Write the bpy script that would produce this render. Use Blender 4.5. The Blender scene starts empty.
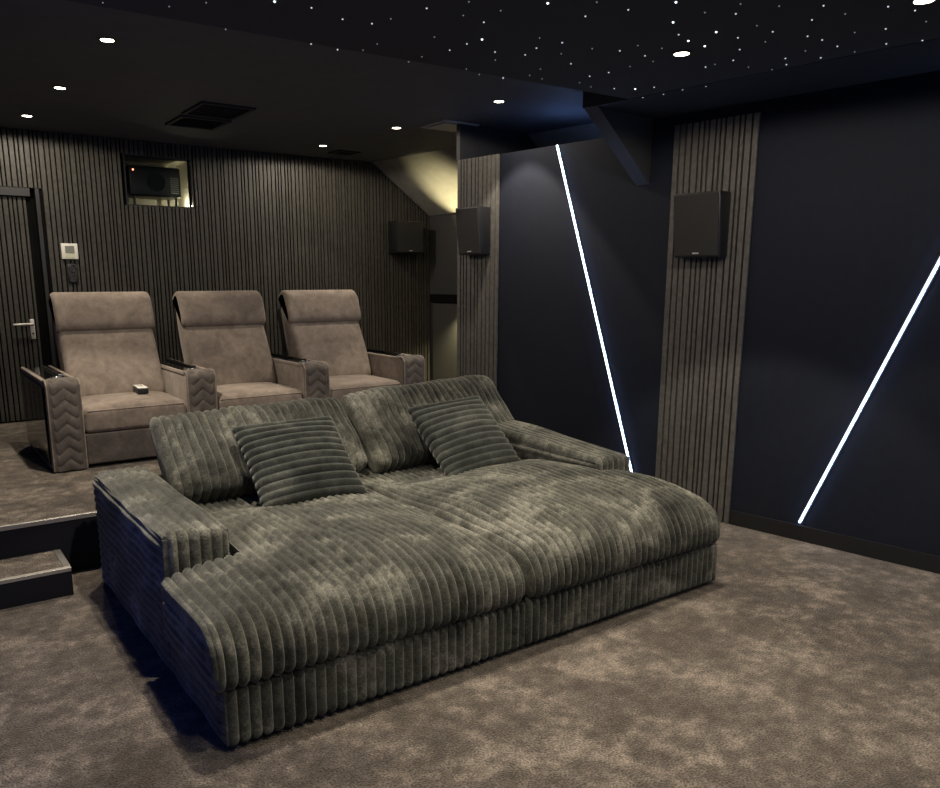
import bpy, bmesh, math, random
from mathutils import Vector, Matrix
random.seed(7)
COL = bpy.context.scene.collection
WLOC = {}

# ------------------------------------------------------------------ helpers
def tag(o, label=None, cat=None, group=None, kind=None):
    if label: o['label'] = label
    if cat: o['category'] = cat
    if group: o['group'] = group
    if kind: o['kind'] = kind
    return o

def empty(name, loc, label=None, cat=None, group=None):
    o = bpy.data.objects.new(name, None)
    COL.objects.link(o)
    o.location = loc
    o.empty_display_size = 0.1
    WLOC[o.name] = Vector(loc)
    return tag(o, label, cat, group)

def obj(name, bm, mat, parent=None, smooth=None, label=None):
    """link a bmesh built in world coordinates as one mesh object"""
    bmesh.ops.remove_doubles(bm, verts=bm.verts, dist=1e-5)
    bmesh.ops.recalc_face_normals(bm, faces=bm.faces)
    xs = [v.co.x for v in bm.verts]; ys = [v.co.y for v in bm.verts]; zs = [v.co.z for v in bm.verts]
    c = Vector(((min(xs)+max(xs))/2, (min(ys)+max(ys))/2, min(zs)))
    for v in bm.verts: v.co -= c
    me = bpy.data.meshes.new(name)
    bm.to_mesh(me); bm.free()
    if smooth is not None:
        for p in me.polygons: p.use_smooth = True
        me.set_sharp_from_angle(angle=math.radians(smooth))
    me.materials.append(mat)
    o = bpy.data.objects.new(name, me)
    COL.objects.link(o)
    WLOC[o.name] = c
    if parent:
        o.parent = parent
        o.location = c - WLOC[parent.name]
    else:
        o.location = c
    if label: o['label'] = label
    return o

def box(bm, x0, x1, y0, y1, z0, z1, bev=0.0, seg=2, M=None):
    b = bmesh.new()
    vs = [b.verts.new((x, y, z)) for x in (x0, x1) for y in (y0, y1) for z in (z0, z1)]
    for f in ((0,1,3,2),(4,6,7,5),(0,4,5,1),(2,3,7,6),(0,2,6,4),(1,5,7,3)):
        b.faces.new([vs[i] for i in f])
    if bev > 0:
        bmesh.ops.bevel(b, geom=list(b.edges), offset=bev, segments=seg, profile=0.5, affect='EDGES')
    if M is not None:
        bmesh.ops.transform(b, matrix=M, verts=b.verts)
    join(bm, b)

def join(bm, b):
    me = bpy.data.meshes.new('tmp')
    b.to_mesh(me); b.free()
    bm.from_mesh(me)
    bpy.data.meshes.remove(me)

def B(*a, **k):
    bm = bmesh.new(); box(bm, *a, **k); return bm

def prism(bm, pts, z0, z1):
    """vertical prism from a plan polygon"""
    lo = [bm.verts.new((p[0], p[1], z0)) for p in pts]
    hi = [bm.verts.new((p[0], p[1], z1)) for p in pts]
    n = len(pts)
    bm.faces.new(lo); bm.faces.new(hi)
    for i in range(n):
        bm.faces.new((lo[i], lo[(i+1) % n], hi[(i+1) % n], hi[i]))

def hull8(bm, a, b):
    """closed box between two quads a and b (lists of four points each)"""
    va = [bm.verts.new(p) for p in a]; vb = [bm.verts.new(p) for p in b]
    bm.faces.new(va); bm.faces.new(vb)
    for i in range(4):
        bm.faces.new((va[i], va[(i+1) % 4], vb[(i+1) % 4], vb[i]))

def cyl(bm, c, axis, r, h, seg=32, r2=None):
    b = bmesh.new()
    bmesh.ops.create_cone(b, cap_ends=True, segments=seg, radius1=r, radius2=r if r2 is None else r2, depth=h)
    q = Vector((0, 0, 1)).rotation_difference(Vector(axis))
    bmesh.ops.transform(b, matrix=Matrix.Translation(c) @ q.to_matrix().to_4x4(), verts=b.verts)
    join(bm, b)

def ring(bm, c, axis, R, r, seg=40, sec=10, flat=1.0):
    b = bmesh.new()
    rows = []
    for i in range(seg):
        a = 2*math.pi*i/seg
        rows.append([b.verts.new(((R+r*math.cos(t))*math.cos(a), (R+r*math.cos(t))*math.sin(a), r*flat*math.sin(t)))
                     for t in (2*math.pi*k/sec for k in range(sec))])
    for i in range(seg):
        for k in range(sec):
            b.faces.new((rows[i][k], rows[(i+1) % seg][k], rows[(i+1) % seg][(k+1) % sec], rows[i][(k+1) % sec]))
    q = Vector((0, 0, 1)).rotation_difference(Vector(axis))
    bmesh.ops.transform(b, matrix=Matrix.Translation(c) @ q.to_matrix().to_4x4(), verts=b.verts)
    join(bm, b)

def tube(bm, pts, r, seg=12):
    P = [Vector(p) for p in pts]
    rows = []
    for i, p in enumerate(P):
        d = (P[min(i+1, len(P)-1)] - P[max(i-1, 0)]).normalized()
        u = d.orthogonal().normalized(); w = d.cross(u)
        if rows and False: pass
        ref = Vector((0, 0, 1)) if abs(d.z) < 0.9 else Vector((1, 0, 0))
        u = d.cross(ref).normalized(); w = u.cross(d)
        rows.append([bm.verts.new(p + r*(math.cos(a)*u + math.sin(a)*w)) for a in (2*math.pi*k/seg for k in range(seg))])
    for i in range(len(rows)-1):
        for k in range(seg):
            bm.faces.new((rows[i][k], rows[i][(k+1) % seg], rows[i+1][(k+1) % seg], rows[i+1][k]))
    bm.faces.new(rows[0]); bm.faces.new(rows[-1])

def rib(t, p, A, pw=0.62):
    return A*(abs(math.sin(math.pi*t/p))**pw)

def section_normals(pts):
    n = len(pts); out = []
    area = sum(pts[i][0]*pts[(i+1) % n][1] - pts[(i+1) % n][0]*pts[i][1] for i in range(n))
    s = 1 if area > 0 else -1
    for i in range(n):
        a = pts[i-1]; b = pts[(i+1) % n]
        dx, dy = b[0]-a[0], b[1]-a[1]
        l = math.hypot(dx, dy) or 1
        out.append((s*dy/l, -s*dx/l))
    return out

def rrect(y0, y1, z0, z1, rfb, rft, rbt, rbb, nc=8, ne=14):
    """rounded rectangle section, front (y0) bottom -> front top -> back top -> back bottom"""
    pts = []
    def arc(cy, cz, r, a0, a1):
        for k in range(nc+1):
            a = math.radians(a0 + (a1-a0)*k/nc)
            pts.append((cy + r*math.cos(a), cz + r*math.sin(a)))
    def line(p, q, n):
        for k in range(1, n):
            pts.append((p[0]+(q[0]-p[0])*k/n, p[1]+(q[1]-p[1])*k/n))
    arc(y0+rfb, z0+rfb, rfb, 270, 180)
    line(pts[-1], (y0, z1-rft), 5)
    arc(y0+rft, z1-rft, rft, 180, 90)
    line(pts[-1], (y1-rbt, z1), ne)
    arc(y1-rbt, z1-rbt, rbt, 90, 0)
    line(pts[-1], (y1, z0+rbb), 5)
    arc(y1-rbb, z0+rbb, rbb, 0, -90)
    line(pts[-1], (y0+rfb, z0), 6)
    return pts

def catmull(pts, n=5):
    out = []; N = len(pts)
    for i in range(N):
        p0, p1, p2, p3 = (pts[(i+k-1) % N] for k in range(4))
        for k in range(n):
            t = k/n
            out.append(tuple(0.5*((2*p1[j]) + (-p0[j]+p2[j])*t + (2*p0[j]-5*p1[j]+4*p2[j]-p3[j])*t*t
                             + (-p0[j]+3*p1[j]-3*p2[j]+p3[j])*t**3) for j in range(2)))
    return out

def sweep(bm, x0, x1, sec, e0=0.0, e1=0.0, pitch=0.0, A=0.0, per=10, dmax=0.9, mod=None, phase=0.0, skip=None):
    """sweep a y-z section along x; ribs run around the section; ends rounded over e0 / e1"""
    pts0 = sec
    nrm = section_normals(pts0)
    step = (pitch/per) if pitch else 0.02
    xs = []
    n = max(2, int(round((x1-x0)/step)))
    for i in range(n+1): xs.append(x0 + (x1-x0)*i/n)
    for e, s, base in ((e0, 1, x0), (e1, -1, x1)):
        if e > 0:
            for k in range(0, 10):
                xs.append(base + s*e*(1-math.cos(math.pi/2*k/10)))
    xs = sorted(set(round(x, 5) for x in xs))
    rows = []
    for x in xs:
        d = 0.0
        if e0 > 0 and x-x0 < e0:
            t = (x-x0)/e0; d = max(d, e0*(1-math.sqrt(max(0, 1-(1-t)**2))))
        if e1 > 0 and x1-x < e1:
            t = (x1-x)/e1; d = max(d, e1*(1-math.sqrt(max(0, 1-(1-t)**2))))
        d = min(d, dmax*max(e0, e1, 1e-9))
        r = rib(x-x0+phase, pitch, A) - A*0.6 if pitch else 0.0
        row = []
        for k, ((y, z), (ny, nz)) in enumerate(zip(pts0, nrm)):
            rr = r
            y2, z2 = y + ny*(rr-d), z + nz*(rr-d)
            if mod:
                y2, z2 = mod(x, y2, z2)
            row.append(bm.verts.new((x, y2, z2)))
        rows.append(row)
    m = len(pts0)
    for i in range(len(rows)-1):
        for k in range(m):
            bm.faces.new((rows[i][k], rows[i][(k+1) % m], rows[i+1][(k+1) % m], rows[i+1][k]))
    bm.faces.new(rows[0]); bm.faces.new(rows[-1])

def rib_panel(bm, o, U, V, ul, vl, N, pitch, A, per=8, nu=24, edge=0.02, back=0.02, wob=0.003):
    """panel whose ribs run along U and stack along V, displaced along N; closed at the back"""
    o, U, V, N = Vector(o), Vector(U), Vector(V), Vector(N)
    nv = max(4, int(vl/pitch*per))
    g = []
    for j in range(nv+1):
        v = vl*j/nv
        row = []
        for i in range(nu+1):
            u = ul*i/nu
            f = min(1, min(u, ul-u)/edge + 0.15, min(v, vl-v)/edge + 0.15)
            d = (rib(v, pitch, A) + wob*math.sin(u*17+v*9))*f
            row.append(bm.verts.new(o + U*u + V*v + N*d))
        g.append(row)
    for j in range(nv):
        for i in range(nu):
            bm.faces.new((g[j][i], g[j][i+1], g[j+1][i+1], g[j+1][i]))
    bk = [bm.verts.new(o + U*u + V*v - N*back) for u, v in ((0, 0), (ul, 0), (ul, vl), (0, vl))]
    bm.faces.new(bk)
    bm.faces.new([r[0] for r in g] + [bk[3], bk[0]])
    bm.faces.new([r[-1] for r in g] + [bk[2], bk[1]])
    bm.faces.new(list(g[0]) + [bk[1], bk[0]])
    bm.faces.new(list(g[-1]) + [bk[2], bk[3]])

# ------------------------------------------------------------------ materials
def new_mat(name):
    m = bpy.data.materials.new(name); m.use_nodes = True
    nt = m.node_tree
    return m, nt, nt.nodes['Principled BSDF']

def plain(name, col, rough=0.6, metal=0.0, spec=0.5, emit=None, es=0.0, noise=0.0, nscale=40, bump=0.0, bscale=300, coat=0.0):
    m, nt, b = new_mat(name)
    b.inputs['Base Color'].default_value = (*col, 1)
    b.inputs['Roughness'].default_value = rough
    b.inputs['Metallic'].default_value = metal
    b.inputs['Specular IOR Level'].default_value = spec
    b.inputs['Coat Weight'].default_value = coat
    if emit:
        b.inputs['Emission Color'].default_value = (*emit, 1)
        b.inputs['Emission Strength'].default_value = es
    tc = nt.nodes.new('ShaderNodeNewGeometry')
    if noise > 0:
        n = nt.nodes.new('ShaderNodeTexNoise'); n.inputs['Scale'].default_value = nscale; n.inputs['Detail'].default_value = 5
        r = nt.nodes.new('ShaderNodeMapRange')
        r.inputs['From Min'].default_value = 0.3; r.inputs['From Max'].default_value = 0.7
        r.inputs['To Min'].default_value = 1-noise; r.inputs['To Max'].default_value = 1+noise
        mx = nt.nodes.new('ShaderNodeMix'); mx.data_type = 'RGBA'; mx.blend_type = 'MULTIPLY'; mx.inputs['Factor'].default_value = 1
        mx.inputs['A'].default_value = (*col, 1)
        nt.links.new(tc.outputs['Position'], n.inputs['Vector'])
        nt.links.new(n.outputs['Fac'], r.inputs['Value'])
        nt.links.new(r.outputs['Result'], mx.inputs['B'])
        nt.links.new(mx.outputs['Result'], b.inputs['Base Color'])
    if bump > 0:
        n2 = nt.nodes.new('ShaderNodeTexNoise'); n2.inputs['Scale'].default_value = bscale; n2.inputs['Detail'].default_value = 3
        bp = nt.nodes.new('ShaderNodeBump'); bp.inputs['Strength'].default_value = bump; bp.inputs['Distance'].default_value = 0.004
        nt.links.new(tc.outputs['Position'], n2.inputs['Vector'])
        nt.links.new(n2.outputs['Fac'], bp.inputs['Height'])
        nt.links.new(bp.outputs['Normal'], b.inputs['Normal'])
    return m

def pile(name, dark, mid, light, s1, s2, fine, sheen, bump, stretch=(1, 1, 1), rough=0.9, fine_amt=0.35, sheen_tint=(1, 1, 1), dist=0.01, lo=0.36, hi=0.66):
    """velvety / carpet pile: blotches where the nap lies differently"""
    m, nt, b = new_mat(name)
    N, L = nt.nodes.new, nt.links.new
    g = N('ShaderNodeNewGeometry')
    mp = N('ShaderNodeMapping'); mp.inputs['Scale'].default_value = stretch
    L(g.outputs['Position'], mp.inputs['Vector'])
    n1 = N('ShaderNodeTexNoise'); n1.inputs['Scale'].default_value = s1; n1.inputs['Detail'].default_value = 4; n1.inputs['Roughness'].default_value = 0.6; n1.inputs['Distortion'].default_value = 0.6
    n2 = N('ShaderNodeTexNoise'); n2.inputs['Scale'].default_value = s2; n2.inputs['Detail'].default_value = 4; n2.inputs['Roughness'].default_value = 0.65
    n3 = N('ShaderNodeTexNoise'); n3.inputs['Scale'].default_value = fine; n3.inputs['Detail'].default_value = 2
    for n in (n1, n2, n3): L(mp.outputs['Vector'], n.inputs['Vector'])
    ad = N('ShaderNodeMix'); ad.data_type = 'FLOAT'; ad.inputs['Factor'].default_value = 0.5 if name == 'carpet_pile' else 0.36
    L(n1.outputs['Fac'], ad.inputs['A']); L(n2.outputs['Fac'], ad.inputs['B'])
    cr = N('ShaderNodeValToRGB')
    e = cr.color_ramp.elements
    e[0].position = lo; e[0].color = (*dark, 1)
    e[1].position = hi; e[1].color = (*light, 1)
    k = cr.color_ramp.elements.new((lo+hi)/2); k.color = (*mid, 1)
    L(ad.outputs['Result'], cr.inputs['Fac'])
    mr = N('ShaderNodeMapRange'); mr.inputs['From Min'].default_value = 0.3; mr.inputs['From Max'].default_value = 0.7
    mr.inputs['To Min'].default_value = 1-fine_amt; mr.inputs['To Max'].default_value = 1+fine_amt
    L(n3.outputs['Fac'], mr.inputs['Value'])
    mx = N('ShaderNodeMix'); mx.data_type = 'RGBA'; mx.blend_type = 'MULTIPLY'; mx.inputs['Factor'].default_value = 1
    L(cr.outputs['Color'], mx.inputs['A']); L(mr.outputs['Result'], mx.inputs['B'])
    L(mx.outputs['Result'], b.inputs['Base Color'])
    b.inputs['Roughness'].default_value = rough
    b.inputs['Specular IOR Level'].default_value = 0.15
    b.inputs['Sheen Weight'].default_value = sheen
    b.inputs['Sheen Roughness'].default_value = 0.45
    b.inputs['Sheen Tint'].default_value = (*sheen_tint, 1)
    bp = N('ShaderNodeBump'); bp.inputs['Strength'].default_value = bump; bp.inputs['Distance'].default_value = dist
    L(n3.outputs['Fac'], bp.inputs['Height']); L(bp.outputs['Normal'], b.inputs['Normal'])
    return m

def emitter(name, col, s):
    m = bpy.data.materials.new(name); m.use_nodes = True
    nt = m.node_tree; nt.nodes.clear()
    o = nt.nodes.new('ShaderNodeOutputMaterial'); e = nt.nodes.new('ShaderNodeEmission')
    e.inputs['Color'].default_value = (*col, 1); e.inputs['Strength'].default_value = s
    nt.links.new(e.outputs['Emission'], o.inputs['Surface'])
    return m

M_carpet = pile('carpet_pile', (.072, .061, .051), (.128, .109, .091), (.265, .226, .185), 3.0, 13, 130, 0.15, 1.0, fine_amt=0.65, dist=0.016, sheen_tint=(1, .92, .8), lo=.40, hi=.62)
M_cord = pile('corduroy_plush', (.021, .022, .019), (.080, .081, .067), (.255, .250, .208), 3.4, 15, 120, 0.28, 0.4, fine_amt=0.30, dist=0.006, sheen_tint=(.97, 1, .9), lo=0.36, hi=0.67)
M_cord_dark = pile('corduroy_plush_pillow', (.022, .025, .022), (.050, .054, .047), (.105, .11, .094), 5, 18, 120, 0.35, 0.3, fine_amt=0.22, dist=0.005, sheen_tint=(.95, 1, .9))
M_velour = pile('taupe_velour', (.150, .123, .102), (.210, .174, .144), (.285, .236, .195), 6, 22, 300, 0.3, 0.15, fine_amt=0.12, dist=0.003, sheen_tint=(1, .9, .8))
M_velour_shade = pile('taupe_velour_front_shade', (.072, .062, .055), (.100, .087, .077), (.150, .128, .112), 6, 22, 300, 0.25, 0.15, fine_amt=0.12, dist=0.003, sheen_tint=(1, .92, .85))  # darker copy of the velour: shade on the chair fronts put into the colour
M_slat = plain('stained_slat_wood', (.085, .081, .075), 0.55, noise=0.25, nscale=30, bump=0.08, bscale=120, spec=0.3)
M_slat_rear = plain('dark_slat_wood', (.053, .050, .043), 0.55, noise=0.25, nscale=30, bump=0.08, bscale=120, spec=0.3)
M_black_felt = plain('black_felt', (.004, .004, .004), 0.95, spec=0.1)
M_navy = plain('navy_wall_paint', (.0065, .0090, .0175), 0.8, noise=0.1, nscale=20, spec=0.25)
M_ceil = plain('matt_black_ceiling_paint', (.085, .088, .098), 0.75, noise=0.08, nscale=6, spec=0.25)
M_bulk = plain('black_bulkhead_paint', (.024, .025, .029), 0.75, noise=0.08, nscale=6, spec=.25)
M_star = plain('black_star_panel_cloth', (.055, .055, .058), 0.9, spec=0.15)
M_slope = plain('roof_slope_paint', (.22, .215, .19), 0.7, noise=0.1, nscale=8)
M_trimblk = plain('black_painted_trim', (.009, .009, .011), 0.5)
M_fascia = plain('black_riser_board', (.0075, .008, .011), 0.6, spec=.3)
M_alu = plain('brushed_aluminium', (.62, .60, .56), 0.4, metal=0.3)
M_nosing = plain('grey_metal_nosing', (.42, .40, .36), 0.4, metal=0.5)
M_gloss = plain('gloss_black_panel', (.006, .006, .007), 0.12, coat=0.5)
M_blackpl = plain('satin_black_plastic', (.010, .010, .011), 0.4)
M_grille = plain('black_speaker_cloth', (.014, .014, .015), 0.85, bump=0.3, bscale=900)
M_white = plain('white_plastic', (.72, .70, .64), 0.4)
M_lcd = plain('grey_lcd', (.20, .21, .18), 0.25)
M_lcdg = plain('pale_green_keypad', (.55, .58, .42), 0.4)
M_plaster = plain('cream_plaster', (.62, .58, .46), 0.8, noise=0.08, nscale=10)
M_chrome = plain('chrome', (.75, .73, .68), 0.15, metal=1.0)
M_lens = plain('projector_lens_glass', (.02, .022, .025), 0.05, coat=1.0)
M_red = emitter('red_standby_light', (1, .22, .12), 6)
M_led = emitter('cool_white_led', (.78, .87, 1.0), 5)
M_ledge_glow = emitter('blue_ledge_glow', (.26, .44, 1.0), 42)
M_led_edge = emitter('blue_white_led_edge', (.26, .46, 1.0), 80)
M_bulb = emitter('warm_lamp', (1, .86, .62), 14)
M_star_pt = [emitter('star_fibre_dim', (.8, .88, 1), .22), emitter('star_fibre', (.85, .92, 1), .8), emitter('star_fibre_bright', (.8, .9, 1), 3)]
M_grey = plain('grey_vent', (.34, .33, .30), 0.6)
def glass_mat():
    m = bpy.data.materials.new('thin_glass'); m.use_nodes = True
    nt = m.node_tree; nt.nodes.clear()
    o = nt.nodes.new('ShaderNodeOutputMaterial'); mix = nt.nodes.new('ShaderNodeMixShader')
    t = nt.nodes.new('ShaderNodeBsdfTransparent'); g = nt.nodes.new('ShaderNodeBsdfGlossy'); g.inputs['Roughness'].default_value = 0.02
    f = nt.nodes.new('ShaderNodeFresnel'); f.inputs['IOR'].default_value = 1.45
    t.inputs['Color'].default_value = (.9, .93, .9, 1)
    nt.links.new(f.outputs['Fac'], mix.inputs['Fac']); nt.links.new(t.outputs['BSDF'], mix.inputs[1]); nt.links.new(g.outputs['BSDF'], mix.inputs[2])
    nt.links.new(mix.outputs['Shader'], o.inputs['Surface'])
    return m
M_glass = glass_mat()

# ------------------------------------------------------------------ room constants
H = 0.331            # riser height
YR = 8.27            # rear wall
ZC = 2.975           # ceiling
ZW = 2.66            # top of the right-hand wall
XL = -1.0
NR = Vector((-0.991, -0.136, 0)).normalized()    # right wall faces this way
CR = -4.9635
T = Vector((-NR.y, NR.x, 0)) * -1.0
if T.y < 0: T = -T                                # along the right wall, away from the camera
def rw(y, z=0.0, out=0.0):
    """point on the right wall at depth y, moved out into the room"""
    x = (CR - NR.y*y)/NR.x
    return Vector((x, y, z)) + NR*out
def rbox(bm, ya, yb, z0, z1, o0, o1):
    a = [rw(ya, z0, o0), rw(ya, z0, o1), rw(ya, z1, o1), rw(ya, z1, o0)]
    b = [rw(yb, z0, o0), rw(yb, z0, o1), rw(yb, z1, o1), rw(yb, z1, o0)]
    hull8(bm, a, b)
def S(name, bm, mat, parent=None, smooth=None):
    o = obj(name, bm, mat, parent, smooth)
    if parent is None: o['kind'] = 'structure'
    return o

# floor, riser, walls, ceiling
YF = -1.6
S('floor', B(XL-.1, 7.2, YF, YR+.6, -0.06, 0.0), M_carpet)
YP = 4.715
plat = [(XL, YP), (rw(YP).x, YP), (rw(5.78).x, 5.78), (5.9, 6.02), (5.9, YR), (XL, YR)]
bm = bmesh.new(); prism(bm, plat, 0.0, H-0.012); riser = S('floor_riser', bm, M_fascia)
bm = bmesh.new()
prism(bm, [(XL, YP+.012)] + [(rw(YP+.012).x, YP+.012)] + plat[2:], H-0.012, H); S('floor_riser_carpet', bm, M_carpet)
S('trim_1', B(XL, rw(YP).x-.01, YP-.006, YP+.018, H-0.022, H+0.004, bev=.003), M_nosing)
S('wall_left', B(XL-.1, XL, YF, YR+.6, 0, 3.1), M_navy)

# right wall: a boxed-out wall 2.66 m tall with a ledge on top, turned a few degrees from square
bm = bmesh.new()
a = rw(YF); b = rw(5.775)
prism(bm, [(a.x, a.y), (a.x+1.6, a.y), (b.x+1.5, b.y+.2), (b.x, b.y)], 0, ZW)
S('wall_right', bm, M_navy)
for k, (ya, yb) in enumerate(((YF, 3.098), (3.692, 5.285))):
    bm = bmesh.new(); rbox(bm, ya, yb, 0, .1, -.005, .016); S('baseboard_right' if k == 0 else 'baseboard_right.001', bm, M_trimblk)

bm = bmesh.new(); rbox(bm, YF, 4.0, ZW+.0005, ZC-.001, -.25, .0)
S('wall_right_upper', bm, M_navy)
# boxed bulkhead along the near part of the side wall
bm = bmesh.new(); rbox(bm, YF, 3.985, 2.730, ZC-.0015, .0005, .64)
S('ceiling_bulkhead', bm, M_bulk)
# partition at the far end of the side wall, up to the ceiling
bm = bmesh.new(); p0 = rw(5.77, ZW+.0005); p1 = p0 - NR*1.3
hull8(bm, [p0, p0+Vector((0, 0, ZC-ZW-.0015)), p0+Vector((0, .05, ZC-ZW-.0015)), p0+Vector((0, .05, 0))],
          [p1, p1+Vector((0, 0, ZC-ZW-.0015)), p1+Vector((0, .05, ZC-ZW-.0015)), p1+Vector((0, .05, 0))])
S('wall_partition', bm, M_bulk)
# ceiling and roof slope beyond it
SL = lambda y: 4.97 + .134*(6.82-y)
bm = bmesh.new()
prism(bm, [(XL-.1, YF), (SL(YF), YF), (SL(YR+.6), YR+.6), (XL-.1, YR+.6)], ZC, ZC+.06)
S('ceiling', bm, M_ceil)
bm = bmesh.new()
q = [Vector((SL(YF), YF, ZC)), Vector((SL(YR+.1), YR+.1, ZC)), Vector((SL(YR+.1)+1.5, YR+.1, ZC-1.5*.70)), Vector((SL(YF)+1.5, YF, ZC-1.5*.70))]
up = Vector((.4, 0, .6)).normalized()*.06
hull8(bm, q, [p+up for p in q])
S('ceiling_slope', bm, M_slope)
# knee wall in the corner recess, in two panels with a dark shelf between
KX = lambda y: 5.58 + .134*(8.25-y)
def kbox(bm, ya, yb, z0, z1, dx):
    hull8(bm, [(KX(ya)-dx, ya, z0), (KX(ya)-dx, ya, z1), (KX(ya)+.1, ya, z1), (KX(ya)+.1, ya, z0)],
              [(KX(yb)-dx, yb, z0), (KX(yb)-dx, yb, z1), (KX(yb)+.1, yb, z1), (KX(yb)+.1, yb, z0)])
bm = bmesh.new(); kbox(bm, 6.0, YR, H, 2.44, 0.0); S('wall_recess', bm, M_bulk)
bm = bmesh.new(); kbox(bm, 6.0, 8.235, 1.47, 2.40, 0.02); S('trim_2', bm, plain('recess_panel', (.035, .035, .035), .6))
bm = bmesh.new(); kbox(bm, 6.0, 8.18, H+.01, 1.36, 0.02); S('trim_3', bm, plain('recess_panel_low', (.05, .05, .046), .6))
bm = bmesh.new(); kbox(bm, 6.0, 8.20, 1.372, 1.468, 0.04); S('trim_4', bm, M_black_felt)

# ------------------------------------------------------------------ rear wall with slats, projector niche and door
PIT = 0.042
NX0, NX1, NZ0, NZ1 = 2.03, 2.667, 2.372, 2.828
DX0, DX1, DZ1 = 0.30, 1.255, 2.47
bm = bmesh.new()
yb0, yb1 = YR, YR+.1
for x0, x1, z0, z1 in ((XL, DX0, 0, 3.0), (DX0, DX1, DZ1, 3.0), (DX1, NX0, 0, 3.0), (NX0, NX1, 0, NZ0), (NX0, NX1, NZ1, 3.0), (NX1, 5.75, 0, 3.0)):
    box(bm, x0, x1, yb0, yb1, z0, z1)
S('wall_rear', bm, M_black_felt)
bm = bmesh.new()
def slat_top(x):
    return min(ZC, ZC - (x+.03-SL(YR))*.70) if x+.03 > SL(YR) else ZC
SLATW = (.019, .033, .031, .020, .036, .029, .021, .035, .019, .030, .037, .022)
x = XL + .005; w = 0; i = -1
while x < 5.53:
    i += 1
    x += w + (.0135 if i else 0)
    w = SLATW[(i*5 + (i//7)*3) % 12]
    zt = slat_top(x) - .003
    segs = [(H, zt)]
    if x+w > DX0-.06 and x < DX1+.002: segs = [(DZ1+.002, zt)]
    if x+w > NX0-.012 and x < NX1+.012: segs = [(H, NZ0-.01), (NZ1+.012, zt)]
    for z0, z1 in segs:
        box(bm, x, x+w, YR-.02, YR+.001, z0, z1)
slats = S('wall_rear_slats', bm, M_slat_rear)
# door
D = S('door_1', B(DX0+.07, DX1-.075, YR+.045, YR+.085, H+.005, DZ1-.075), M_black_felt)
bm = bmesh.new()
i = 0
x = DX0+.075
while x < DX1-.115:
    w = SLATW[(i*7+2) % 12]; box(bm, x, x+w, YR+.03, YR+.046, H+.01, DZ1-.08); i += 1; x += w+.0135
obj('door_slats', bm, M_slat_rear, D)
bm = bmesh.new()
box(bm, DX1-.035, DX1, YR-.012, YR+.1, H, DZ1, bev=.003); box(bm, DX0, DX0+.07, YR-.012, YR+.1, H, DZ1, bev=.003)
box(bm, DX0+.07, DX1-.075, YR-.012, YR+.1, DZ1-.075, DZ1, bev=.003)
obj('door_frame', bm, M_trimblk, D)
bm = bmesh.new()
hx, hz = 1.088, 1.215
box(bm, hx-.02, hx+.02, YR+.016, YR+.029, hz-.115, hz+.075, bev=.008, seg=3)
tube(bm, [(hx, YR+.02, hz+.03), (hx, YR-.03, hz+.03)], .011)
tube(bm, [(hx+.006, YR-.03, hz+.03), (hx-.06, YR-.034, hz+.03), (hx-.165, YR-.03, hz+.028)], .0105)
hd = obj('door_handle', bm, M_alu, D, smooth=40)
bm = bmesh.new(); cyl(bm, (hx, YR+.0155, hz-.06), (0, 1, 0), .009, .004, 20); obj('keyhole', bm, M_blackpl, hd)
S('door_light_block', B(DX0-.05, DX1+.05, YR+.1, YR+.14, 0, DZ1+.05), M_black_felt)  # unseen backing added to stop background light leaking past the door
# niche lining
bm = bmesh.new()
ND = .46
box(bm, NX0-.02, NX0, YR+.0, YR+ND, NZ0-.02, NZ1+.02); box(bm, NX1, NX1+.02, YR+.0, YR+ND, NZ0-.02, NZ1+.02)
box(bm, NX0, NX1, YR+.0, YR+ND, NZ0-.02, NZ0); box(bm, NX0, NX1, YR, YR+ND, NZ1, NZ1+.02)
box(bm, NX0-.02, NX1+.02, YR+ND, YR+ND+.02, NZ0-.02, NZ1+.02)
S('wall_niche', bm, M_plaster)
bm = bmesh.new()
for x0, x1, z0, z1 in ((NX0-.012, NX0, NZ0-.012, NZ1+.012), (NX1, NX1+.012, NZ0-.012, NZ1+.012), (NX0, NX1, NZ0-.012, NZ0), (NX0, NX1, NZ1, NZ1+.012)):
    box(bm, x0, x1, YR-.022, YR+.02, z0, z1)
S('trim_5', bm, M_trimblk)
W1 = S('window_1', B(NX0+.001, NX1-.001, YR+.004, YR+.008, NZ0+.001, NZ1-.001), M_glass)
bm = bmesh.new(); box(bm, NX1+.03, NX1+.05, YR-.03, YR-.02, NZ0+.01, NZ0+.17, bev=.003); box(bm, NX1+.065, NX1+.078, YR-.03, YR-.02, NZ0+.01, NZ0+.17, bev=.003)
obj('window_hinge', bm, M_slat, W1)

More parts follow.
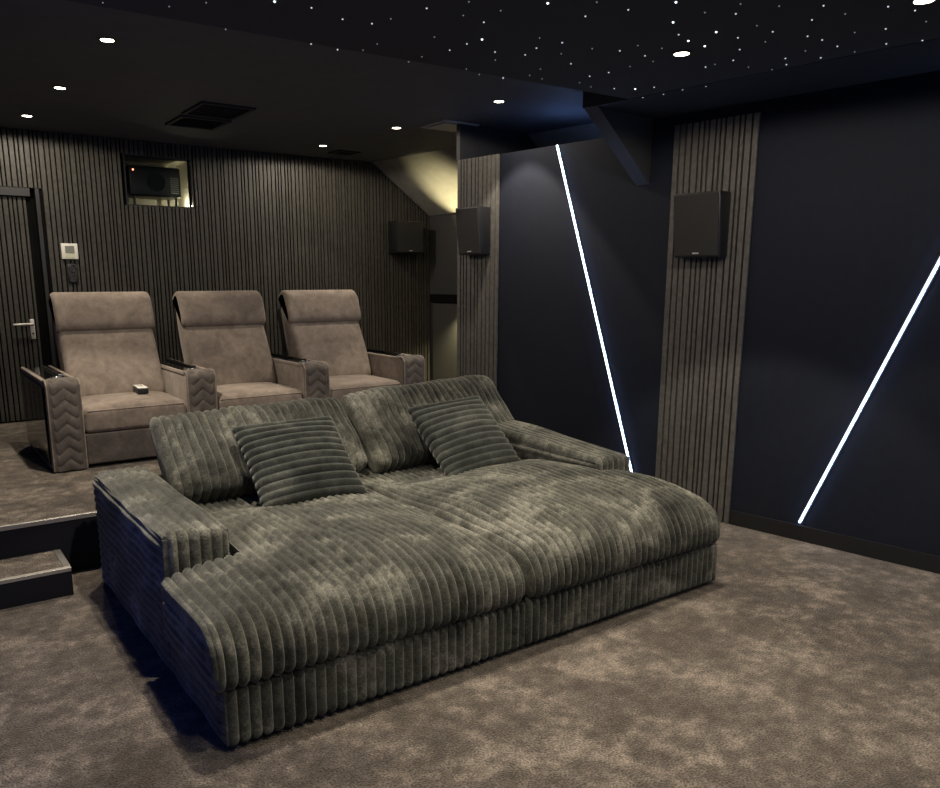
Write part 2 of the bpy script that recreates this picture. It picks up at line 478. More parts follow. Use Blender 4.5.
# projector
P = empty('projector', (2.27, YR+.22, 2.44), 'black projector with a red standby light behind the glass hatch in the rear wall', 'projector')
obj('body', B(2.07, 2.575, YR+.04, YR+.38, 2.462, 2.75, bev=.02, seg=3), M_blackpl, P, smooth=35)
obj('lens', (lambda b: (ring(b, (2.33, YR+.038, 2.60), (0, 1, 0), .078, .012), cyl(b, (2.33, YR+.04, 2.60), (0, 1, 0), .07, .01, 40), b)[2])(bmesh.new()), M_lens, P, smooth=40)
obj('air_vent', (lambda b: ([box(b, 2.47, 2.55, YR+.034, YR+.042, 2.5+.02*k, 2.51+.02*k) for k in range(8)], b)[1])(bmesh.new()), M_grey, P)
bm = bmesh.new(); cyl(bm, (2.115, YR+.036, 2.705), (0, 1, 0), .008, .008, 16); obj('standby_light', bm, M_red, P)
for x in (2.12, 2.53):
    for y in (.08, .34):
        bm = bmesh.new(); cyl(bm, (x, YR+y, 2.418), (0, 0, 1), .014, .091, 16); obj('foot', bm, M_blackpl, P)
# ------------------------------------------------------------------ thermostat and switches
t = empty('thermostat', (1.462, YR-.022, 1.91), 'square white thermostat with a grey screen on the rear slats, above the black sockets', 'thermostat')
obj('housing', B(1.39, 1.534, YR-.048, YR-.0205, 1.84, 1.985, bev=.006, seg=3), M_white, t, smooth=40)
obj('screen', B(1.422, 1.502, YR-.0505, YR-.047, 1.895, 1.962, bev=.001), M_lcd, t)
obj('keypad', B(1.422, 1.502, YR-.0495, YR-.047, 1.852, 1.89, bev=.001), M_lcdg, t)
t = empty('wall_socket', (1.468, YR-.022, 1.69), 'double black wall socket plate on the rear slats under the thermostat', 'socket')
obj('plate', B(1.428, 1.518, YR-.034, YR-.0205, 1.615, 1.80, bev=.006, seg=3), M_blackpl, t, smooth=40)
for z in (1.66, 1.752):
    bm = bmesh.new(); ring(bm, (1.473, YR-.035, z), (0, 1, 0), .03, .005); cyl(bm, (1.473, YR-.0345, z), (0, 1, 0), .027, .004, 28)
    obj('outlet', bm, M_blackpl, t, smooth=40)

# ------------------------------------------------------------------ slat panels on the right wall
def slat_panel(ya, yb, label, nsl):
    r = empty('slat_panel', rw((ya+yb)/2, 0), label, 'wall panel', 'slat panels on the side wall')
    bm = bmesh.new(); rbox(bm, ya, yb, .001, ZW-.002, .0005, .008); obj('felt_backing', bm, M_black_felt, r)
    bm = bmesh.new()
    ws = [SLATW[(i*5+nsl) % 12] for i in range(nsl)]
    k = (yb-ya+.011)/(sum(ws)+.0125*nsl)
    y = ya
    for w in ws:
        rbox(bm, y, y+w*k, .001, ZW-.001, .008, .026); y += (w+.0125)*k
    obj('slats', bm, M_slat, r)
slat_panel(3.104, 3.686, 'grey wooden slat panel between the two diagonal light strips', 14)
slat_panel(5.29, 5.775, 'narrow grey wooden slat panel at the far end of the side wall by the recess', 11)

# ------------------------------------------------------------------ LED strips
def led(y0, z0, y1, z1, label):
    r = empty('led_strip', rw(y0, z0, .003), label, 'light strip', 'diagonal light strips on the side wall')
    d = Vector((y1-y0, z1-z0)).normalized(); n = Vector((-d.y, d.x))
    def q(w, o):
        return [rw(y0+n.x*w, z0+n.y*w, o), rw(y0-n.x*w, z0-n.y*w, o), rw(y1-n.x*w, z1-n.y*w, o), rw(y1+n.x*w, z1+n.y*w, o)]
    bm = bmesh.new(); hull8(bm, q(.016, .0005), q(.016, .004)); obj('channel', bm, M_trimblk, r)
    bm = bmesh.new(); hull8(bm, q(.0068, .0075), q(.0062, .010)); df = obj('diffuser', bm, M_led, r)
    bm = bmesh.new(); hull8(bm, q(.0062, .0042), q(.0062, .0074)); obj('glowing_edge', bm, M_led_edge, df)
    return r
def ledge_glow(r_, y):  # hidden glowing bar added on the ledge to cast blue onto the soffit
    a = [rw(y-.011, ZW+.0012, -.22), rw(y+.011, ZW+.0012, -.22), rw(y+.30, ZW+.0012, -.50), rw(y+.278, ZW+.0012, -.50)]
    bm = bmesh.new(); hull8(bm, a, [p+Vector((0, 0, .006)) for p in a]); obj('ledge_glow_bar', bm, M_ledge_glow, r_)
ledge_glow(led(3.862, .105, 4.702, ZW-.002, 'glowing white light strip sloping down behind the sofa arm, left of the two'), 4.702)
led(2.640, .118, 1.700, ZW-.002, 'glowing white light strip rising to the right edge of the photo above the baseboard')

# ------------------------------------------------------------------ triangular brace high on the wall
bm = bmesh.new()
def tri(y):
    w = rw(y, 2.30, .0005); o = w + NR*.63
    return [Vector((w.x, w.y, 2.30)), Vector((o.x, o.y, 2.7315)), Vector((w.x, w.y, 2.7315))]
ta, tb = tri(3.872), tri(3.98)
va = [bm.verts.new(p) for p in ta]; vb = [bm.verts.new(p) for p in tb]
bm.faces.new(va); bm.faces.new(vb)
for i in range(3): bm.faces.new((va[i], va[(i+1) % 3], vb[(i+1) % 3], vb[i]))
br = obj('corner_brace', bm, plain('brace_board', (.030, .030, .031), .6))
tag(br, 'dark boxed triangular brace high on the wall left of the slat panel', 'brace')

# ------------------------------------------------------------------ speakers
def speaker(quad_back, quad_front, label):
    """quads: bl, br, tr, tl"""
    qb = [Vector(p) for p in quad_back]; qf = [Vector(p) for p in quad_front]
    c = sum(qb, Vector())/4
    r = empty('wall_speaker', c, label, 'speaker', 'black surround speakers')
    bm = bmesh.new(); hull8(bm, qb, qf)
    bmesh.ops.bevel(bm, geom=list(bm.edges), offset=.008, segments=2, profile=.5, affect='EDGES')
    obj('cabinet', bm, M_blackpl, r, smooth=35)
    n = (qf[1]-qf[0]).cross(qf[3]-qf[0]).normalized()
    if n.dot(sum(qf, Vector())/4 - c) < 0: n = -n
    fc = sum(qf, Vector())/4
    g0 = [fc + (p-fc)*.95 for p in qf]; g1 = [p + n*.008 for p in g0]
    bm = bmesh.new(); hull8(bm, g0, g1)
    bmesh.ops.bevel(bm, geom=list(bm.edges), offset=.003, segments=1, affect='EDGES')
    gr = obj('grille', bm, M_grille, r)
    u = (qf[1]-qf[0]).normalized(); v = (qf[3]-qf[0]).normalized()
    b0 = (qf[0]+qf[1])/2 + v*.028 + n*.008
    a = [b0-u*.022-v*.004, b0+u*.022-v*.004, b0+u*.022+v*.004, b0-u*.022+v*.004]
    bm = bmesh.new(); hull8(bm, a, [p+n*.003 for p in a]); obj('badge', bm, M_alu, gr)
def wall_speaker(y0, y1, zb, zt, d_b, d_t, m, label):
    yb_ = (y0, y1)
    back = [rw(y1, zb, .026), rw(y0, zb, .026), rw(y0, zt, .026), rw(y1, zt, .026)]
    front = [rw(y1-m, zb+.0, d_b), rw(y0+m, zb+.0, d_b), rw(y0+m, zt, d_t), rw(y1-m, zt, d_t)]
    speaker(back, front, label)
wall_speaker(3.248, 3.582, 1.79, 2.20, .12, .17, .0, 'black wall speaker on the nearer slat panel, largest of the three')
wall_speaker(5.37, 5.645, 1.855, 2.245, .13, .175, .0, 'black wall speaker tilted down on the slat panel beside the recess')
sx0, sx1, sz0, sz1, sd = 4.975, 5.385, 1.955, 2.325, .20
speaker([(sx0, YR-.02, sz0), (sx1, YR-.02, sz0), (sx1, YR-.02, sz1), (sx0, YR-.02, sz1)],
        [(sx0+.0, YR-.02-sd, sz0), (sx1-.03, YR-.02-sd, sz0), (sx1-.03, YR-.02-sd, sz1), (sx0+.0, YR-.02-sd, sz1)],
        'small black speaker on the rear slatted wall behind the recliners')

# ------------------------------------------------------------------ star ceiling panel
ZS = 2.732
SP = empty('star_ceiling_panel', (2.0, 2.0, ZS), 'black ceiling panel dotted with tiny white star lights over the sofa', 'ceiling panel')
bm = bmesh.new()
pe = [rw(y, 0, .642) for y in (YF, 3.64)]
prism(bm, [(XL+.05, YF), (pe[0].x, pe[0].y), (pe[1].x, pe[1].y), (XL+.05, 3.665)], ZS, ZC-.001)
obj('panel', bm, M_star, SP)
# camera model (also used to read star directions)
CAM_R = Matrix(((0.82099125, 0.11728446, -0.55876447), (-0.57093963, 0.16668176, -0.80389373), (-0.0011484, 0.97901049, 0.20380662)))
F_PX, PPX, PPY, CAM_Z = 782.284, 440.592, 442.201, 1.65
stars_px = []
for ox, sc, L in ((240, 5.875, [(203,8,2),(420,45,1),(603,112,1),(775,138,1),(886,110,0),(418,258,1),(573,292,1),(723,294,0),(806,258,0)]),
                  (400, 5.875, [(157,48,1),(405,10,0),(372,90,0),(493,130,1),(592,62,0),(202,217,0),(393,257,1),(482,231,2),(292,294,1),(51,363,0),(128,333,0),(558,305,1),(560,352,0),(390,405,0),(466,438,0),(606,458,1),(735,322,1),(802,282,1),(820,222,0),(868,18,2),(825,405,0),(762,442,0),(834,463,0)]),
                  (550, 5.875, [(275,12,0),(208,95,1),(460,57,1),(72,250,1),(66,315,0),(123,374,1),(410,298,1),(516,267,0),(558,327,1),(606,360,0),(345,425,1),(233,447,1),(174,485,0),(241,510,0),(378,520,1),(501,522,2),(546,572,1),(612,512,1),(667,552,1),(779,526,1),(916,506,1),(914,393,1),(909,270,2),(813,239,2),(756,203,1),(723,130,2),(740,12,2),(910,73,0),(657,283,0),(470,390,0),(248,285,0)]),
                  (700, 7.833, [(281,107,1),(127,250,2),(297,295,1),(311,387,1),(261,472,1),(117,503,0),(380,525,0),(446,200,0),(570,248,1),(512,327,0),(620,47,0),(318,30,0),(564,545,0),(669,457,1),(677,505,1),(843,283,1),(826,398,0),(877,155,1)]),
                  (810, 7.23, [(98,40,1),(255,100,0),(88,288,1),(198,334,1),(78,417,1),(323,234,0),(323,374,0),(565,47,1),(548,208,1),(552,316,1),(760,75,1),(840,155,0),(813,292,1)]),
                  (0, 3.133, [(322,8,0),(530,20,0),(646,8,0),(707,92,0)])):
    for x, y, b in L: stars_px.append((ox + x/sc, y/sc, b))
star_mesh = []
for k, r in enumerate((.0032, .0036, .0048)):
    b_ = bmesh.new(); bmesh.ops.create_uvsphere(b_, u_segments=8, v_segments=6, radius=r)
    me = bpy.data.meshes.new('star'); b_.to_mesh(me); b_.free(); me.materials.append(M_star_pt[k]); star_mesh.append(me)
for px, py, b in stars_px[:100]:
    d = CAM_R @ Vector(((px-PPX)/F_PX, -(py-PPY)/F_PX, -1))
    tt = (ZS-.001-CAM_Z)/d.z
    if (Vector((d.x*tt, d.y*tt, 0)) - Vector((0, 0, 0))).dot(NR) < CR+.65: pass
    o = bpy.data.objects.new('star', star_mesh[b]); COL.objects.link(o)
    o.parent = SP; o.location = Vector((d.x*tt, d.y*tt, ZS-.001)) - WLOC[SP.name]

# ------------------------------------------------------------------ downlights
def spot(loc, e, size=math.radians(125), blend=.75, col=(1, .875, .715), rad=.035):
    l = bpy.data.lights.new('downlight_lamp', 'SPOT'); l.energy = e; l.spot_size = size; l.spot_blend = blend
    l.color = col; l.shadow_soft_size = rad
    o = bpy.data.objects.new('downlight_lamp', l); COL.objects.link(o); o.location = loc
    return o
def lamp(x, y, z, e):
    spot((x, y, z), e*(.85 if y < 7 else .18), math.radians(83), .18)      # the beam
    spot((x, y, z), e*(.22 if y < 7 else .34), math.radians(176), .15)      # the spill
def downlight(x, y, z, label, e):
    r = empty('downlight', (x, y, z), label, 'downlight', 'round recessed downlights')
    bm = bmesh.new(); ring(bm, (x, y, z-.002), (0, 0, 1), .043, .008, flat=.5); obj('trim_ring', bm, M_trimblk, r, smooth=60)
    bm = bmesh.new(); cyl(bm, (x, y, z-.002), (0, 0, 1), .036, .006, 28); obj('lens', bm, M_bulb, r)
    lamp(x, y, z-.03, e)
E0 = 105
downlight(1.186, 4.994, ZC, 'round lit downlight, nearest of the row of three above the left recliner', E0*1.65)
downlight(1.170, 6.372, ZC, 'round lit downlight, middle of the row of three above the left recliner', E0*.62)
downlight(1.119, 7.572, ZC, 'round lit downlight nearest the door at the far left', E0)
downlight(3.792, 7.530, ZC, 'round lit downlight closest to the rear wall on the right side', E0)
downlight(3.901, 6.295, ZC, 'round lit downlight beside the pale square ceiling vent', E0*.66)
downlight(3.986, 4.953, ZC, 'round lit downlight just beyond the edge of the star panel, near the light strip', E0*.95)
downlight(3.330, 2.720, ZS, 'round lit downlight among the stars above the triangular brace', E0*1.5)
downlight(3.510, 1.690, ZS, 'round lit downlight among the stars at the top right edge', E0*.75)
lamp(1.25, 2.85, ZS-.03, E0*1.5)     # the matching pair of this column lies above the frame
lamp(1.30, 1.69, ZS-.03, E0*.68)
lamp(1.30, .55, ZS-.03, E0*.45)
lamp(3.60, .60, ZS-.03, E0*.45)

# ------------------------------------------------------------------ ceiling vents
def vent(x0, x1, y0, y1, mat, label, nl=8, th=.015, plate=False):
    r = empty('ceiling_vent', ((x0+x1)/2, (y0+y1)/2, ZC-th), label, 'vent', 'square ceiling vents')
    bm = bmesh.new(); w = .03
    box(bm, x0, x1, y0, y0+w, ZC-th, ZC); box(bm, x0, x1, y1-w, y1, ZC-th, ZC)
    box(bm, x0, x0+w, y0+w, y1-w, ZC-th, ZC); box(bm, x1-w, x1, y0+w, y1-w, ZC-th, ZC)
    obj('frame', bm, mat, r)
    bm = bmesh.new()
    for i in range(nl):
        y = y0+w + (y1-y0-2*w)*(i+.5)/nl
        Mx = Matrix.Translation((0, y, ZC-th*.5)) @ Matrix.Rotation(math.radians(35), 4, 'X')
        box(bm, x0+w, x1-w, -.009, .009, -.001, .001, M=Mx)
    obj('louvres', bm, mat, r)
    if plate: obj('cover_plate', B(x0+.05, x1-.05, y0+.05, y1-.05, ZC-th-.006, ZC-th-.001, bev=.002), mat, r)
vent(2.13, 2.56, 6.22, 6.74, M_bulk, 'large dark ceiling vent over the recliners, nearer of the adjoining two')
vent(2.15, 2.58, 6.82, 7.28, M_bulk, 'large dark ceiling vent over the recliners, farther of the adjoining two')
vent(4.04, 4.42, 5.76, 6.13, M_grey, 'paler square ceiling vent by the corner of the side wall', th=.012, plate=True)
vent(4.04, 4.30, 7.66, 7.90, M_trimblk, 'small dark ceiling vent close to the rear wall', nl=5)

# ------------------------------------------------------------------ step
YS = 4.352
st = empty('step', (-.1, (YS+YP)/2, 0), 'low black step with a carpeted top and metal edging in front of the riser', 'step')
obj('box', B(-.75, .633, YS, YP-.008, 0.001, .142), M_fascia, st)
obj('carpet_top', B(-.75, .600, YS+.03, YP-.01, .142, .152), M_carpet, st)
bm = bmesh.new(); box(bm, -.75, .633, YS-.003, YS+.03, .134, .155, bev=.002); obj('front_edging', bm, M_nosing, st)
bm = bmesh.new(); box(bm, .600, .636, YS+.03, YP-.009, .142, .155, bev=.002); obj('side_edging', bm, plain('dark_metal_edging', (.16, .155, .145), .5, metal=.4), st)

# ------------------------------------------------------------------ sofa
SXL, SXM, SXR = .807, 2.188, 3.568
SYF, SYB = 2.478, 4.50
RP = .0435
sofa = empty('sofa', ((SXL+SXR)/2, (SYF+SYB)/2, 0), 'huge grey green ribbed plush sofa bed facing the screen, two deep seats side by side', 'sofa')
def lump(x, y, s=1.0):
    return s*(.006*math.sin(x*7.3+y*3.1) + .005*math.sin(x*3.7-y*6.7+1.3) + .003*math.sin(x*13+y*11))
for k, (x0, x1) in enumerate(((SXL, SXM-.003), (SXM+.003, SXR))):
    bm = bmesh.new()
    sweep(bm, x0, x1, rrect(SYF, SYB-.02, .022, .236, .02, .025, .02, .02), e0=.015, e1=.015, pitch=RP, A=.017)
    if k == 0:
        rib_panel(bm, (SXL-.002, SYF+.006, .026), (0, 1, 0), (0, 0, 1), 3.147-SYF-.006, .206, (-1, 0, 0), RP, .012)
    else:
        rib_panel(bm, (SXR+.002, SYF+.006, .026), (0, 1, 0), (0, 0, 1), 3.132-SYF-.006, .206, (1, 0, 0), RP, .012)
    obj('base', bm, M_cord, sofa, smooth=50)
for x in (SXL+.1, SXM-.12, SXM+.12, SXR-.1):
    for y in (SYF+.12, SYB-.15):
        bm = bmesh.new(); cyl(bm, (x, y, .0165), (0, 0, 1), .03, .033, 20); obj('foot', bm, M_blackpl, sofa, smooth=40)
# armrests
AW = .285
def armrest(x0, x1, yf, yb, zt, inner, slope=0.0):
    bm = bmesh.new()
    def m(x, y, z):
        u = (x-x0)/(x1-x0)
        return y, z + slope*max(0, min(1, (z-.3)/.2))*(y-yf) + (lump(x, y, .8) - .02*max(0, abs(u-.5)*2-.55)**1.5)*(1 if z > .45 else 0)
    sweep(bm, x0+.012, x1-.012, rrect(yf, yb, .238, zt, .02, .04, .05, .02, ne=24), e0=.03, e1=.03, pitch=.047, A=.017, mod=m)
    za, zb_ = (.026, .242) if inner > 0 else (.242, .026)
    oa, ob = (.002, .014) if inner > 0 else (.014, .002)
    rib_panel(bm, (x0+oa, yf+.012, za), (0, 1, 0), (0, 0, 1), yb-yf-.03, zt-za-.022, (-1, 0, 0), RP, .014, nu=40)
    rib_panel(bm, (x1-ob, yf+.012, zb_), (0, 1, 0), (0, 0, 1), yb-yf-.03, zt-zb_-.022, (1, 0, 0), RP, .014, nu=40)
    # piping along the outer top edge
    for xx in ((x0+.012,) if inner > 0 else (x1-.012,)):
        pts = [(xx, yf+.02+(yb-yf-.05)*k/40, zt-.022+slope*(yb-yf-.05)*k/40+.002*math.sin(k*.9)+lump(xx, yf+(yb-yf)*k/40, .8)) for k in range(41)]
        tube(bm, pts, .011, 8)
    return obj('armrest', bm, M_cord, sofa, smooth=55)
armrest(SXL-.004, SXL+AW, 3.135, SYB-.03, .628, 1)
armrest(SXR-AW-.01, SXR, 3.12, SYB-.03, .622, -1, .052)
# low back frame
bm = bmesh.new(); sweep(bm, SXL+AW+.004, SXR-AW-.014, rrect(SYB-.105, SYB, .238, .565, .02, .04, .04, .02), e0=.02, e1=.02, pitch=.047, A=.011)
obj('backrest', bm, M_cord, sofa, smooth=50)
# seat cushions: T shaped, the lobe in front of each armrest
def seat(xa, xb, lobe_left):
    zb, zt = .243, .452
    xc, hw = (xa+xb)/2, (xb-xa)/2
    yfr, yback = SYF-.018, SYB-.115
    ymid = 3.115
    def m(x, y, z):
        w = max(0, min(1, (z-zb-.05)/.10))
        u = abs(x-xc)/hw
        cr = (.086 if lobe_left else .106)*(1-u**(3.0 if (x-xc)*(1 if lobe_left else -1) < 0 and lobe_left else (8.0 if x > xc and not lobe_left else 3.4)))*math.sin(max(0, min(1, (y-yfr)/(3.9-yfr)))*math.pi)**.8
        return y + .012*(1-w)*0, z + w*(cr + lump(x, y)*1.2 + .012*math.exp(-((y-(yfr+.30))/.22)**2))
    bm = bmesh.new()
    main = rrect(yfr, yback, zb, zt, .045, .135, .05, .03, nc=12, ne=40)
    lobe = rrect(yfr, ymid, zb, zt, .045, .135, .055, .03, nc=12, ne=40)
    if lobe_left:
        x1 = SXL+AW+.008
        sweep(bm, xa, x1, lobe, e0=.035, pitch=RP, A=.0225, mod=m)
        sweep(bm, x1, xb, main, e1=.05, pitch=RP, A=.0225, mod=m, phase=x1-xa)
    else:
        x1 = SXR-AW-.018
        sweep(bm, xa, x1, main, e0=.05, pitch=RP, A=.0225, mod=m)
        sweep(bm, x1, xb, lobe, e1=.05, pitch=RP, A=.0225, mod=m, phase=x1-xa)
    if lobe_left:
        rib_panel(bm, (xa+.006, yfr+.028, .232), (0, 1, 0), (0, 0, 1), ymid-yfr-.045, .085, (-1, 0, 0), RP, .012, back=.05, edge=.012)
        rib_panel(bm, (xa+.006, yfr+.075, .317), (0, 1, 0), (0, 0, 1), ymid-yfr-.13, .085, (-1, 0, 0), RP, .012, back=.05, edge=.012)
        # soft rolled edge where the top meets the side
        pts = []
        for (y, z), (ny, nz) in zip(lobe[13:13+4+13+40], section_normals(lobe)[13:13+4+13+40]):
            y2, z2 = m(xa+.03, y-ny*.012, z-nz*.012); pts.append((xa+.010, y2, z2-.004))
        tube(bm, pts[2:], .015, 8)
    else:
        rib_panel(bm, (xb-.012, yfr+.05, zb+.012), (0, 1, 0), (0, 0, 1), ymid-yfr-.10, zt-zb-.060, (1, 0, 0), RP, .014)
    return obj('seat_cushion', bm, M_cord, sofa, smooth=60)
seat(SXL-.040, SXM-.004, True)
seat(SXM+.004, SXR+.006, False)

# ------------------------------------------------------------------ loose back cushions (things lying on the sofa)
def back_cushion(x0, x1, hgt, yb, zb, lean, label, yaw=0.0, roll=0.0, thick=.20, ribp=.050):
    bm = bmesh.new()
    w = x1-x0
    sec = [(-thick*.5, .05), (-thick*.56, .14), (-thick*.54, .28), (-thick*.46, hgt-.10), (-thick*.28, hgt-.03), (0, hgt), (thick*.28, hgt-.03),
           (thick*.45, hgt-.10), (thick*.5, .25), (thick*.5, .10), (thick*.38, .02), (0, 0), (-thick*.36, .01)]
    sec = catmull(sec, 6)
    def m(x, y, z):
        u = abs(x)/(w/2)
        # corners droop, middle of the top stays full
        z2 = z*(1 - .018*max(0, u-.6)/.4) if z > hgt*.5 else z
        return y*(1-.25*max(0, u-.7)/.3) + lump(x*2+x0, z*3, .9), z2 + lump(x*1.3+x0, y, .8)
    sweep(bm, -w/2, w/2, sec, e0=.048, e1=.048, pitch=ribp, A=.021, mod=m, dmax=.8)
    Mx = Matrix.Translation(((x0+x1)/2, yb, zb)) @ Matrix.Rotation(yaw, 4, 'Z') @ Matrix.Rotation(-lean, 4, 'X') @ Matrix.Rotation(roll, 4, 'Y')
    bmesh.ops.transform(bm, matrix=Mx, verts=bm.verts)
    o = obj('back_cushion', bm, M_cord, None, smooth=60)
    return tag(o, label, 'cushion', 'loose back cushions of the sofa')
back_cushion(1.125, 2.312, .555, 4.120, .492, math.radians(44), 'large ribbed back cushion leaning on the left half of the sofa', roll=math.radians(-.8))
back_cushion(2.362, 3.568, .592, 4.125, .500, math.radians(43), 'large ribbed back cushion leaning on the right half of the sofa', roll=math.radians(-3.0))

# ------------------------------------------------------------------ throw pillows
def throw_pillow(xc, yb, zb, a, b, lean, label, yaw=0.0, roll=0.0, T_=.088):
    bm = bmesh.new()
    nu, nv = 56, 13*8
    p = 2*b/12.0
    rows = {1: [], -1: []}
    for side in (1, -1):
        for j in range(nv+1):
            t = -1 + 2*j/nv
            row = []
            for i in range(nu+1):
                s = -1 + 2*i/nu
                x = a*s*(1-.055*(1-t*t)*abs(s)**2); y = b*t*(1-.055*(1-s*s)*abs(t)**2)
                h = T_*(max(0, (1-s*s)*(1-t*t)))**.42
                ed = min(1, (1-abs(s))*9, (1-abs(t))*14)
                rb = rib((t+1)*b, p, .023)
                x += (1 if s > 0 else -1)*.010*(rb/.023-.4)*abs(s)**6
                h = h + (rb-.006)*max(0, ed) if abs(s) < 1 and abs(t) < 1 else 0
                row.append(bm.verts.new((x, y, side*h + .006*math.sin(s*3+1)*math.cos(t*2))))
            rows[side].append(row)
        for j in range(nv):
            for i in range(nu):
                bm.faces.new((rows[side][j][i], rows[side][j][i+1], rows[side][j+1][i+1], rows[side][j+1][i]))
    # local x -> world x, local y -> up the lean, local z -> front
    U = Vector((0, math.sin(lean), math.cos(lean))); N = Vector((0, -math.cos(lean), math.sin(lean)))
    Mx = Matrix(((1, U.x, N.x, 0), (0, U.y, N.y, 0), (0, U.z, N.z, 0), (0, 0, 0, 1)))
    c = Vector((xc, yb, zb)) + U*b
    Mx = Matrix.Translation(c) @ Matrix.Rotation(yaw, 4, 'Z') @ Mx @ Matrix.Rotation(roll, 4, 'Z')
    bmesh.ops.transform(bm, matrix=Mx, verts=bm.verts)
    o = obj('throw_pillow', bm, M_cord_dark, None, smooth=70)
    return tag(o, label, 'pillow', 'square throw pillows on the sofa')
throw_pillow(1.765, 3.69, .476, .305, .284, math.radians(48), 'square dark green throw pillow with level ribs on the left half of the sofa')
throw_pillow(2.905, 3.70, .478, .292, .288, math.radians(47), 'square dark green throw pillow with level ribs on the right half of the sofa', roll=math.radians(4.0))

# ------------------------------------------------------------------ recliners on the riser
CP = .957
AX = [.917 + CP*i for i in range(4)]
YC = 5.858
def chair_arm(root, xa, side_panel):
    hw = .112; zt = .972
    bm = bmesh.new()
    sweep(bm, xa-hw+.004, xa+hw-.004, rrect(YC+.012, 7.02, H+.004, zt-.012, .01, .05, .03, .01), e0=.012, e1=.012)
    for s in (-1, 1):
        x0, x1 = sorted((xa+s*hw, xa+s*(hw-.026)))
        box(bm, x0, x1, YC+.06, 7.02, zt-.03, zt, bev=.008, seg=3)
    arm = obj('armrest', bm, M_velour, root, smooth=45)
    # quilted chevron front running over the top edge
    bm = bmesh.new()
    R_ = .055
    path = []
    L1 = zt-R_-(H+.012); L2 = R_*math.pi/2; L3 = .05
    def pos(s):
        if s < L1: return (YC, H+.012+s, -1, 0)
        if s < L1+L2:
            a_ = (s-L1)/R_; return (YC+R_-R_*math.cos(a_), zt-R_+R_*math.sin(a_), -math.cos(a_), math.sin(a_))
        return (YC+R_+(s-L1-L2), zt, 0, 1)
    Lt = L1+L2+L3; ns, nx = 150, 36
    g = []
    for j in range(ns+1):
        s = Lt*j/ns; y, z, ny, nz = pos(s); row = []
        for i in range(nx+1):
            x = -hw + 2*hw*i/nx
            zig = .055*(1-abs(((abs(x)/.066) % 2) - 1))
            f = min(1, (hw-abs(x))/.028)
            d = (.009*abs(math.sin(math.pi*(s+zig)/.083))**.55)*(1 if abs(x) < .083 else .0) + .004
            if abs(x) >= hw-1e-6: d = -.012
            row.append(bm.verts.new((xa+x, y+ny*d, z+nz*d)))
        g.append(row)
    for j in range(ns):
        for i in range(nx):
            bm.faces.new((g[j][i], g[j][i+1], g[j+1][i+1], g[j+1][i]))
    qf = obj('quilted_front', bm, M_velour_shade, arm, smooth=60)
    bm = bmesh.new()
    for x in (-hw+.006, hw-.006):
        pts = []
        for j in range(0, 41):
            y, z, ny, nz = pos(Lt*j/40); pts.append((xa+x, y+ny*.002, z+nz*.002))
        tube(bm, pts, .0055, 8)
    obj('piping', bm, M_velour, qf, smooth=60)
    con = obj('console_top', B(xa-.078, xa+.078, YC+.11, 6.98, zt-.02, zt-.004, bev=.003), M_gloss, arm)
    bm = bmesh.new(); ring(bm, (xa, YC+.21, zt-.002), (0, 0, 1), .046, .006); obj('cup_holder', bm, M_chrome, arm, smooth=60)
    bm = bmesh.new(); box(bm, xa+.03, xa+.066, YC+.32, 6.9, zt-.006, zt+.012, bev=.004); obj('tray_bar', bm, M_gloss if not side_panel else M_chrome, arm)
    if side_panel:
        obj('side_panel', B(xa-hw-.012, xa-hw+.002, YC+.075, 6.96, H+.05, zt-.05, bev=.004), M_gloss, arm, label='glossy black outer side panel')
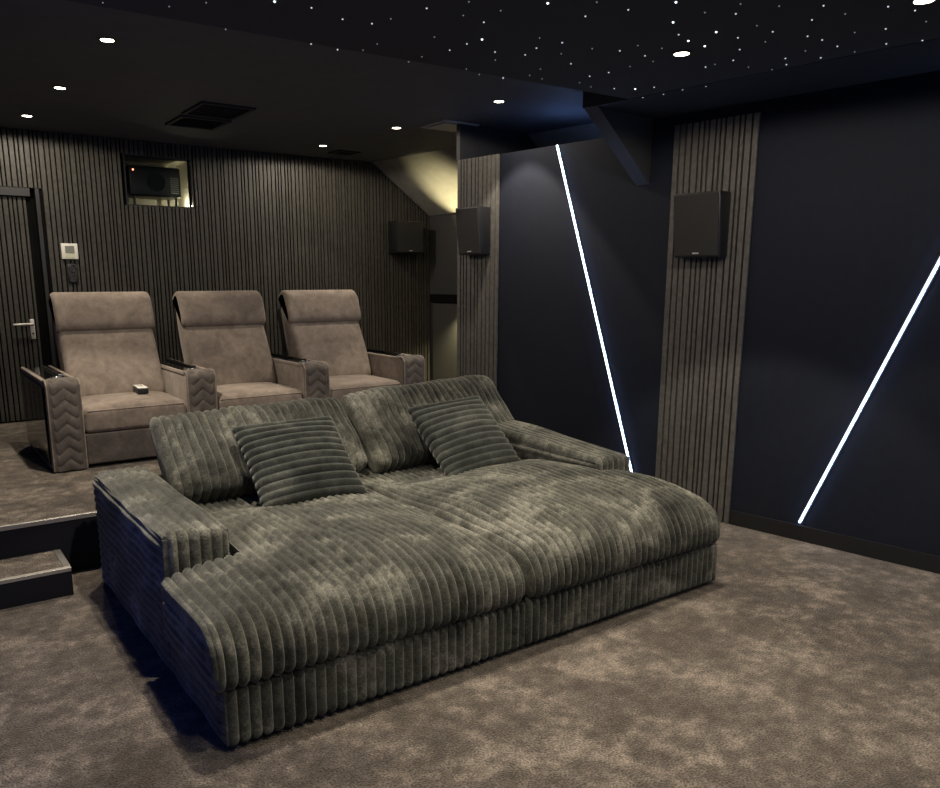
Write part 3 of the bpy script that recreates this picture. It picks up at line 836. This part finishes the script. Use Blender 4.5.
def recliner(i, label):
    xl, xr = AX[i]+.112, AX[i+1]-.112
    xc = (xl+xr)/2
    r = empty('recliner', (xc, 6.3, H), label, 'armchair', 'cinema recliners on the riser')
    g = .012
    bm = bmesh.new()
    sec = rrect(YC+.012, 6.66, .585, .772, .03, .055, .05, .03, nc=8, ne=20)
    def m(x, y, z):
        u = abs(x-xc)/((xr-xl)/2)
        return y, z + (.022*(1-u**2.4)*math.sin(max(0, min(1, (y-YC)/.7))*math.pi)**.7 if z > .68 else 0) - (.012*max(0, u-.75)/.25 if z > .68 else 0)
    sweep(bm, xl+.004, xr-.004, sec, e0=.035, e1=.035, mod=m)
    seat_o = obj('seat', bm, M_velour, r, smooth=50)
    bm = bmesh.new()
    pts = [(xl+.03+(xr-xl-.06)*k/20, YC+.018, .742) for k in range(21)]
    tube(bm, pts, .006, 8); obj('piping', bm, M_velour, seat_o, smooth=60)
    bm = bmesh.new(); sweep(bm, xl+.004, xr-.004, rrect(YC+.02, YC+.10, H+.03, .582, .01, .012, .01, .01), e0=.012, e1=.012); obj('footrest', bm, M_velour_shade, r, smooth=45)
    obj('base', B(xl+.01, xr-.01, YC+.10, 6.75, H+.002, .57), M_blackpl, r)
    bw = .355
    sec = catmull([(6.40, .76), (6.405, .84), (6.47, 1.0), (6.56, 1.17), (6.635, 1.285), (6.70, 1.42), (6.77, 1.50), (6.83, 1.47), (6.83, 1.30), (6.76, 1.08), (6.66, .86), (6.58, .72), (6.48, .70)], 5)
    bm = bmesh.new(); sweep(bm, xc-bw, xc+bw, sec, e0=.04, e1=.04); obj('backrest', bm, M_velour, r, smooth=50)
    sec = catmull([(6.655, 1.262), (6.605, 1.275), (6.595, 1.33), (6.625, 1.43), (6.665, 1.51), (6.73, 1.552), (6.80, 1.548), (6.855, 1.51), (6.86, 1.46), (6.83, 1.455), (6.79, 1.49), (6.745, 1.49), (6.70, 1.42), (6.66, 1.33)], 5)
    bm = bmesh.new(); sweep(bm, xc-bw-.012, xc+bw+.012, sec, e0=.03, e1=.03, dmax=.7); obj('headrest', bm, M_velour, r, smooth=50)
    obj('back_shell', B(xc-bw+.03, xc+bw-.03, 6.80, 6.90, .62, 1.40, bev=.02, seg=3, M=Matrix.Translation((0, 6.85, 1.0)) @ Matrix.Rotation(math.radians(-15), 4, 'X') @ Matrix.Translation((0, -6.85, -1.0))), M_blackpl, r, smooth=40)
    if i == 0: chair_arm(r, AX[0], True)
    chair_arm(r, AX[i+1], False)
    return r
recliner(0, 'taupe velour cinema recliner on the left with a white remote control on its seat')
recliner(1, 'taupe velour cinema recliner in the middle of the row of three')
recliner(2, 'taupe velour cinema recliner on the right, nearest the corner recess')

# remote control lying on the first recliner
rc = empty('remote_control', (1.50, 6.32, .80), 'small white remote control lying on the seat of the left recliner', 'remote control')
Mr = Matrix.Translation((1.525, 6.26, .803)) @ Matrix.Rotation(math.radians(-4), 4, 'Z')
obj('body', B(-.038, .038, -.11, .11, -.004, .036, bev=.005, seg=3, M=Mr), M_blackpl, rc, smooth=40)
obj('face_plate', B(-.037, .037, -.105, .105, .0355, .042, bev=.003, seg=2, M=Mr), M_white, rc, smooth=40)
bm = bmesh.new()
for k in range(4):
    for j in (-1, 1): cyl(bm, Mr @ Vector((j*.009, -.01+.022*k, .043)), (0, 0, 1), .0055, .003, 14)
obj('buttons', bm, M_grey, rc)

# ------------------------------------------------------------------ concealed up and down lights in the recess
def aim(loc, to, e, size, blend, col=(1, .86, .48)):
    o = spot(loc, e, size, blend, col, .02)
    o.rotation_euler = (Vector(to)-Vector(loc)).to_track_quat('-Z', 'Y').to_euler()
kx = KX(7.45)-.13
aim((kx, 7.45, 1.66), (kx-.04, 7.50, 2.7), 190, math.radians(58), .8)
aim((kx, 7.45, 1.66), (kx, 7.46, .9), 25, math.radians(80), .7)
aim((kx, 7.50, 1.345), (kx+.06, 7.6, .4), 90, math.radians(110), .9)
l = bpy.data.lights.new('niche_fill', 'POINT'); l.energy = 1.6; l.color = (1, .9, .7); l.shadow_soft_size = .01  # unseen fill light added to brighten the niche lining
o = bpy.data.objects.new('niche_fill', l); COL.objects.link(o); o.location = (2.625, YR+.16, 2.40)

l = bpy.data.lights.new('blue_side_fill', 'AREA'); l.energy = 7; l.color = (.03, .13, 1); l.shape = 'RECTANGLE'; l.size = 2.4; l.size_y = .1  # unseen blue fill added to tint the sofa's left side
o = bpy.data.objects.new('blue_side_fill', l); COL.objects.link(o); o.location = (XL+.03, 3.0, 1.3); o.rotation_euler = (0, math.radians(-90), 0)
# ------------------------------------------------------------------ world and camera
w = bpy.data.worlds.new('dim_room'); bpy.context.scene.world = w; w.use_nodes = True
w.node_tree.nodes['Background'].inputs['Color'].default_value = (.42, .58, 1.0, 1)
w.node_tree.nodes['Background'].inputs['Strength'].default_value = .22
cd = bpy.data.cameras.new('camera'); cam = bpy.data.objects.new('camera', cd); COL.objects.link(cam)
cd.sensor_fit = 'HORIZONTAL'; cd.sensor_width = 36.0; cd.lens = F_PX/940*36
cd.shift_x = (470-PPX)/940; cd.shift_y = (PPY-394)/940
cd.clip_start = .05
Mc = CAM_R.to_4x4(); Mc.translation = (0, 0, CAM_Z)
cam.matrix_world = Mc
sc = bpy.context.scene
sc.camera = cam
sc.view_settings.view_transform = 'Standard'
sc.view_settings.look = 'None'
sc.view_settings.exposure = 0.1
sc.cycles.use_denoising = True
sc.cycles.max_bounces = 6
sc.cycles.sample_clamp_indirect = 4
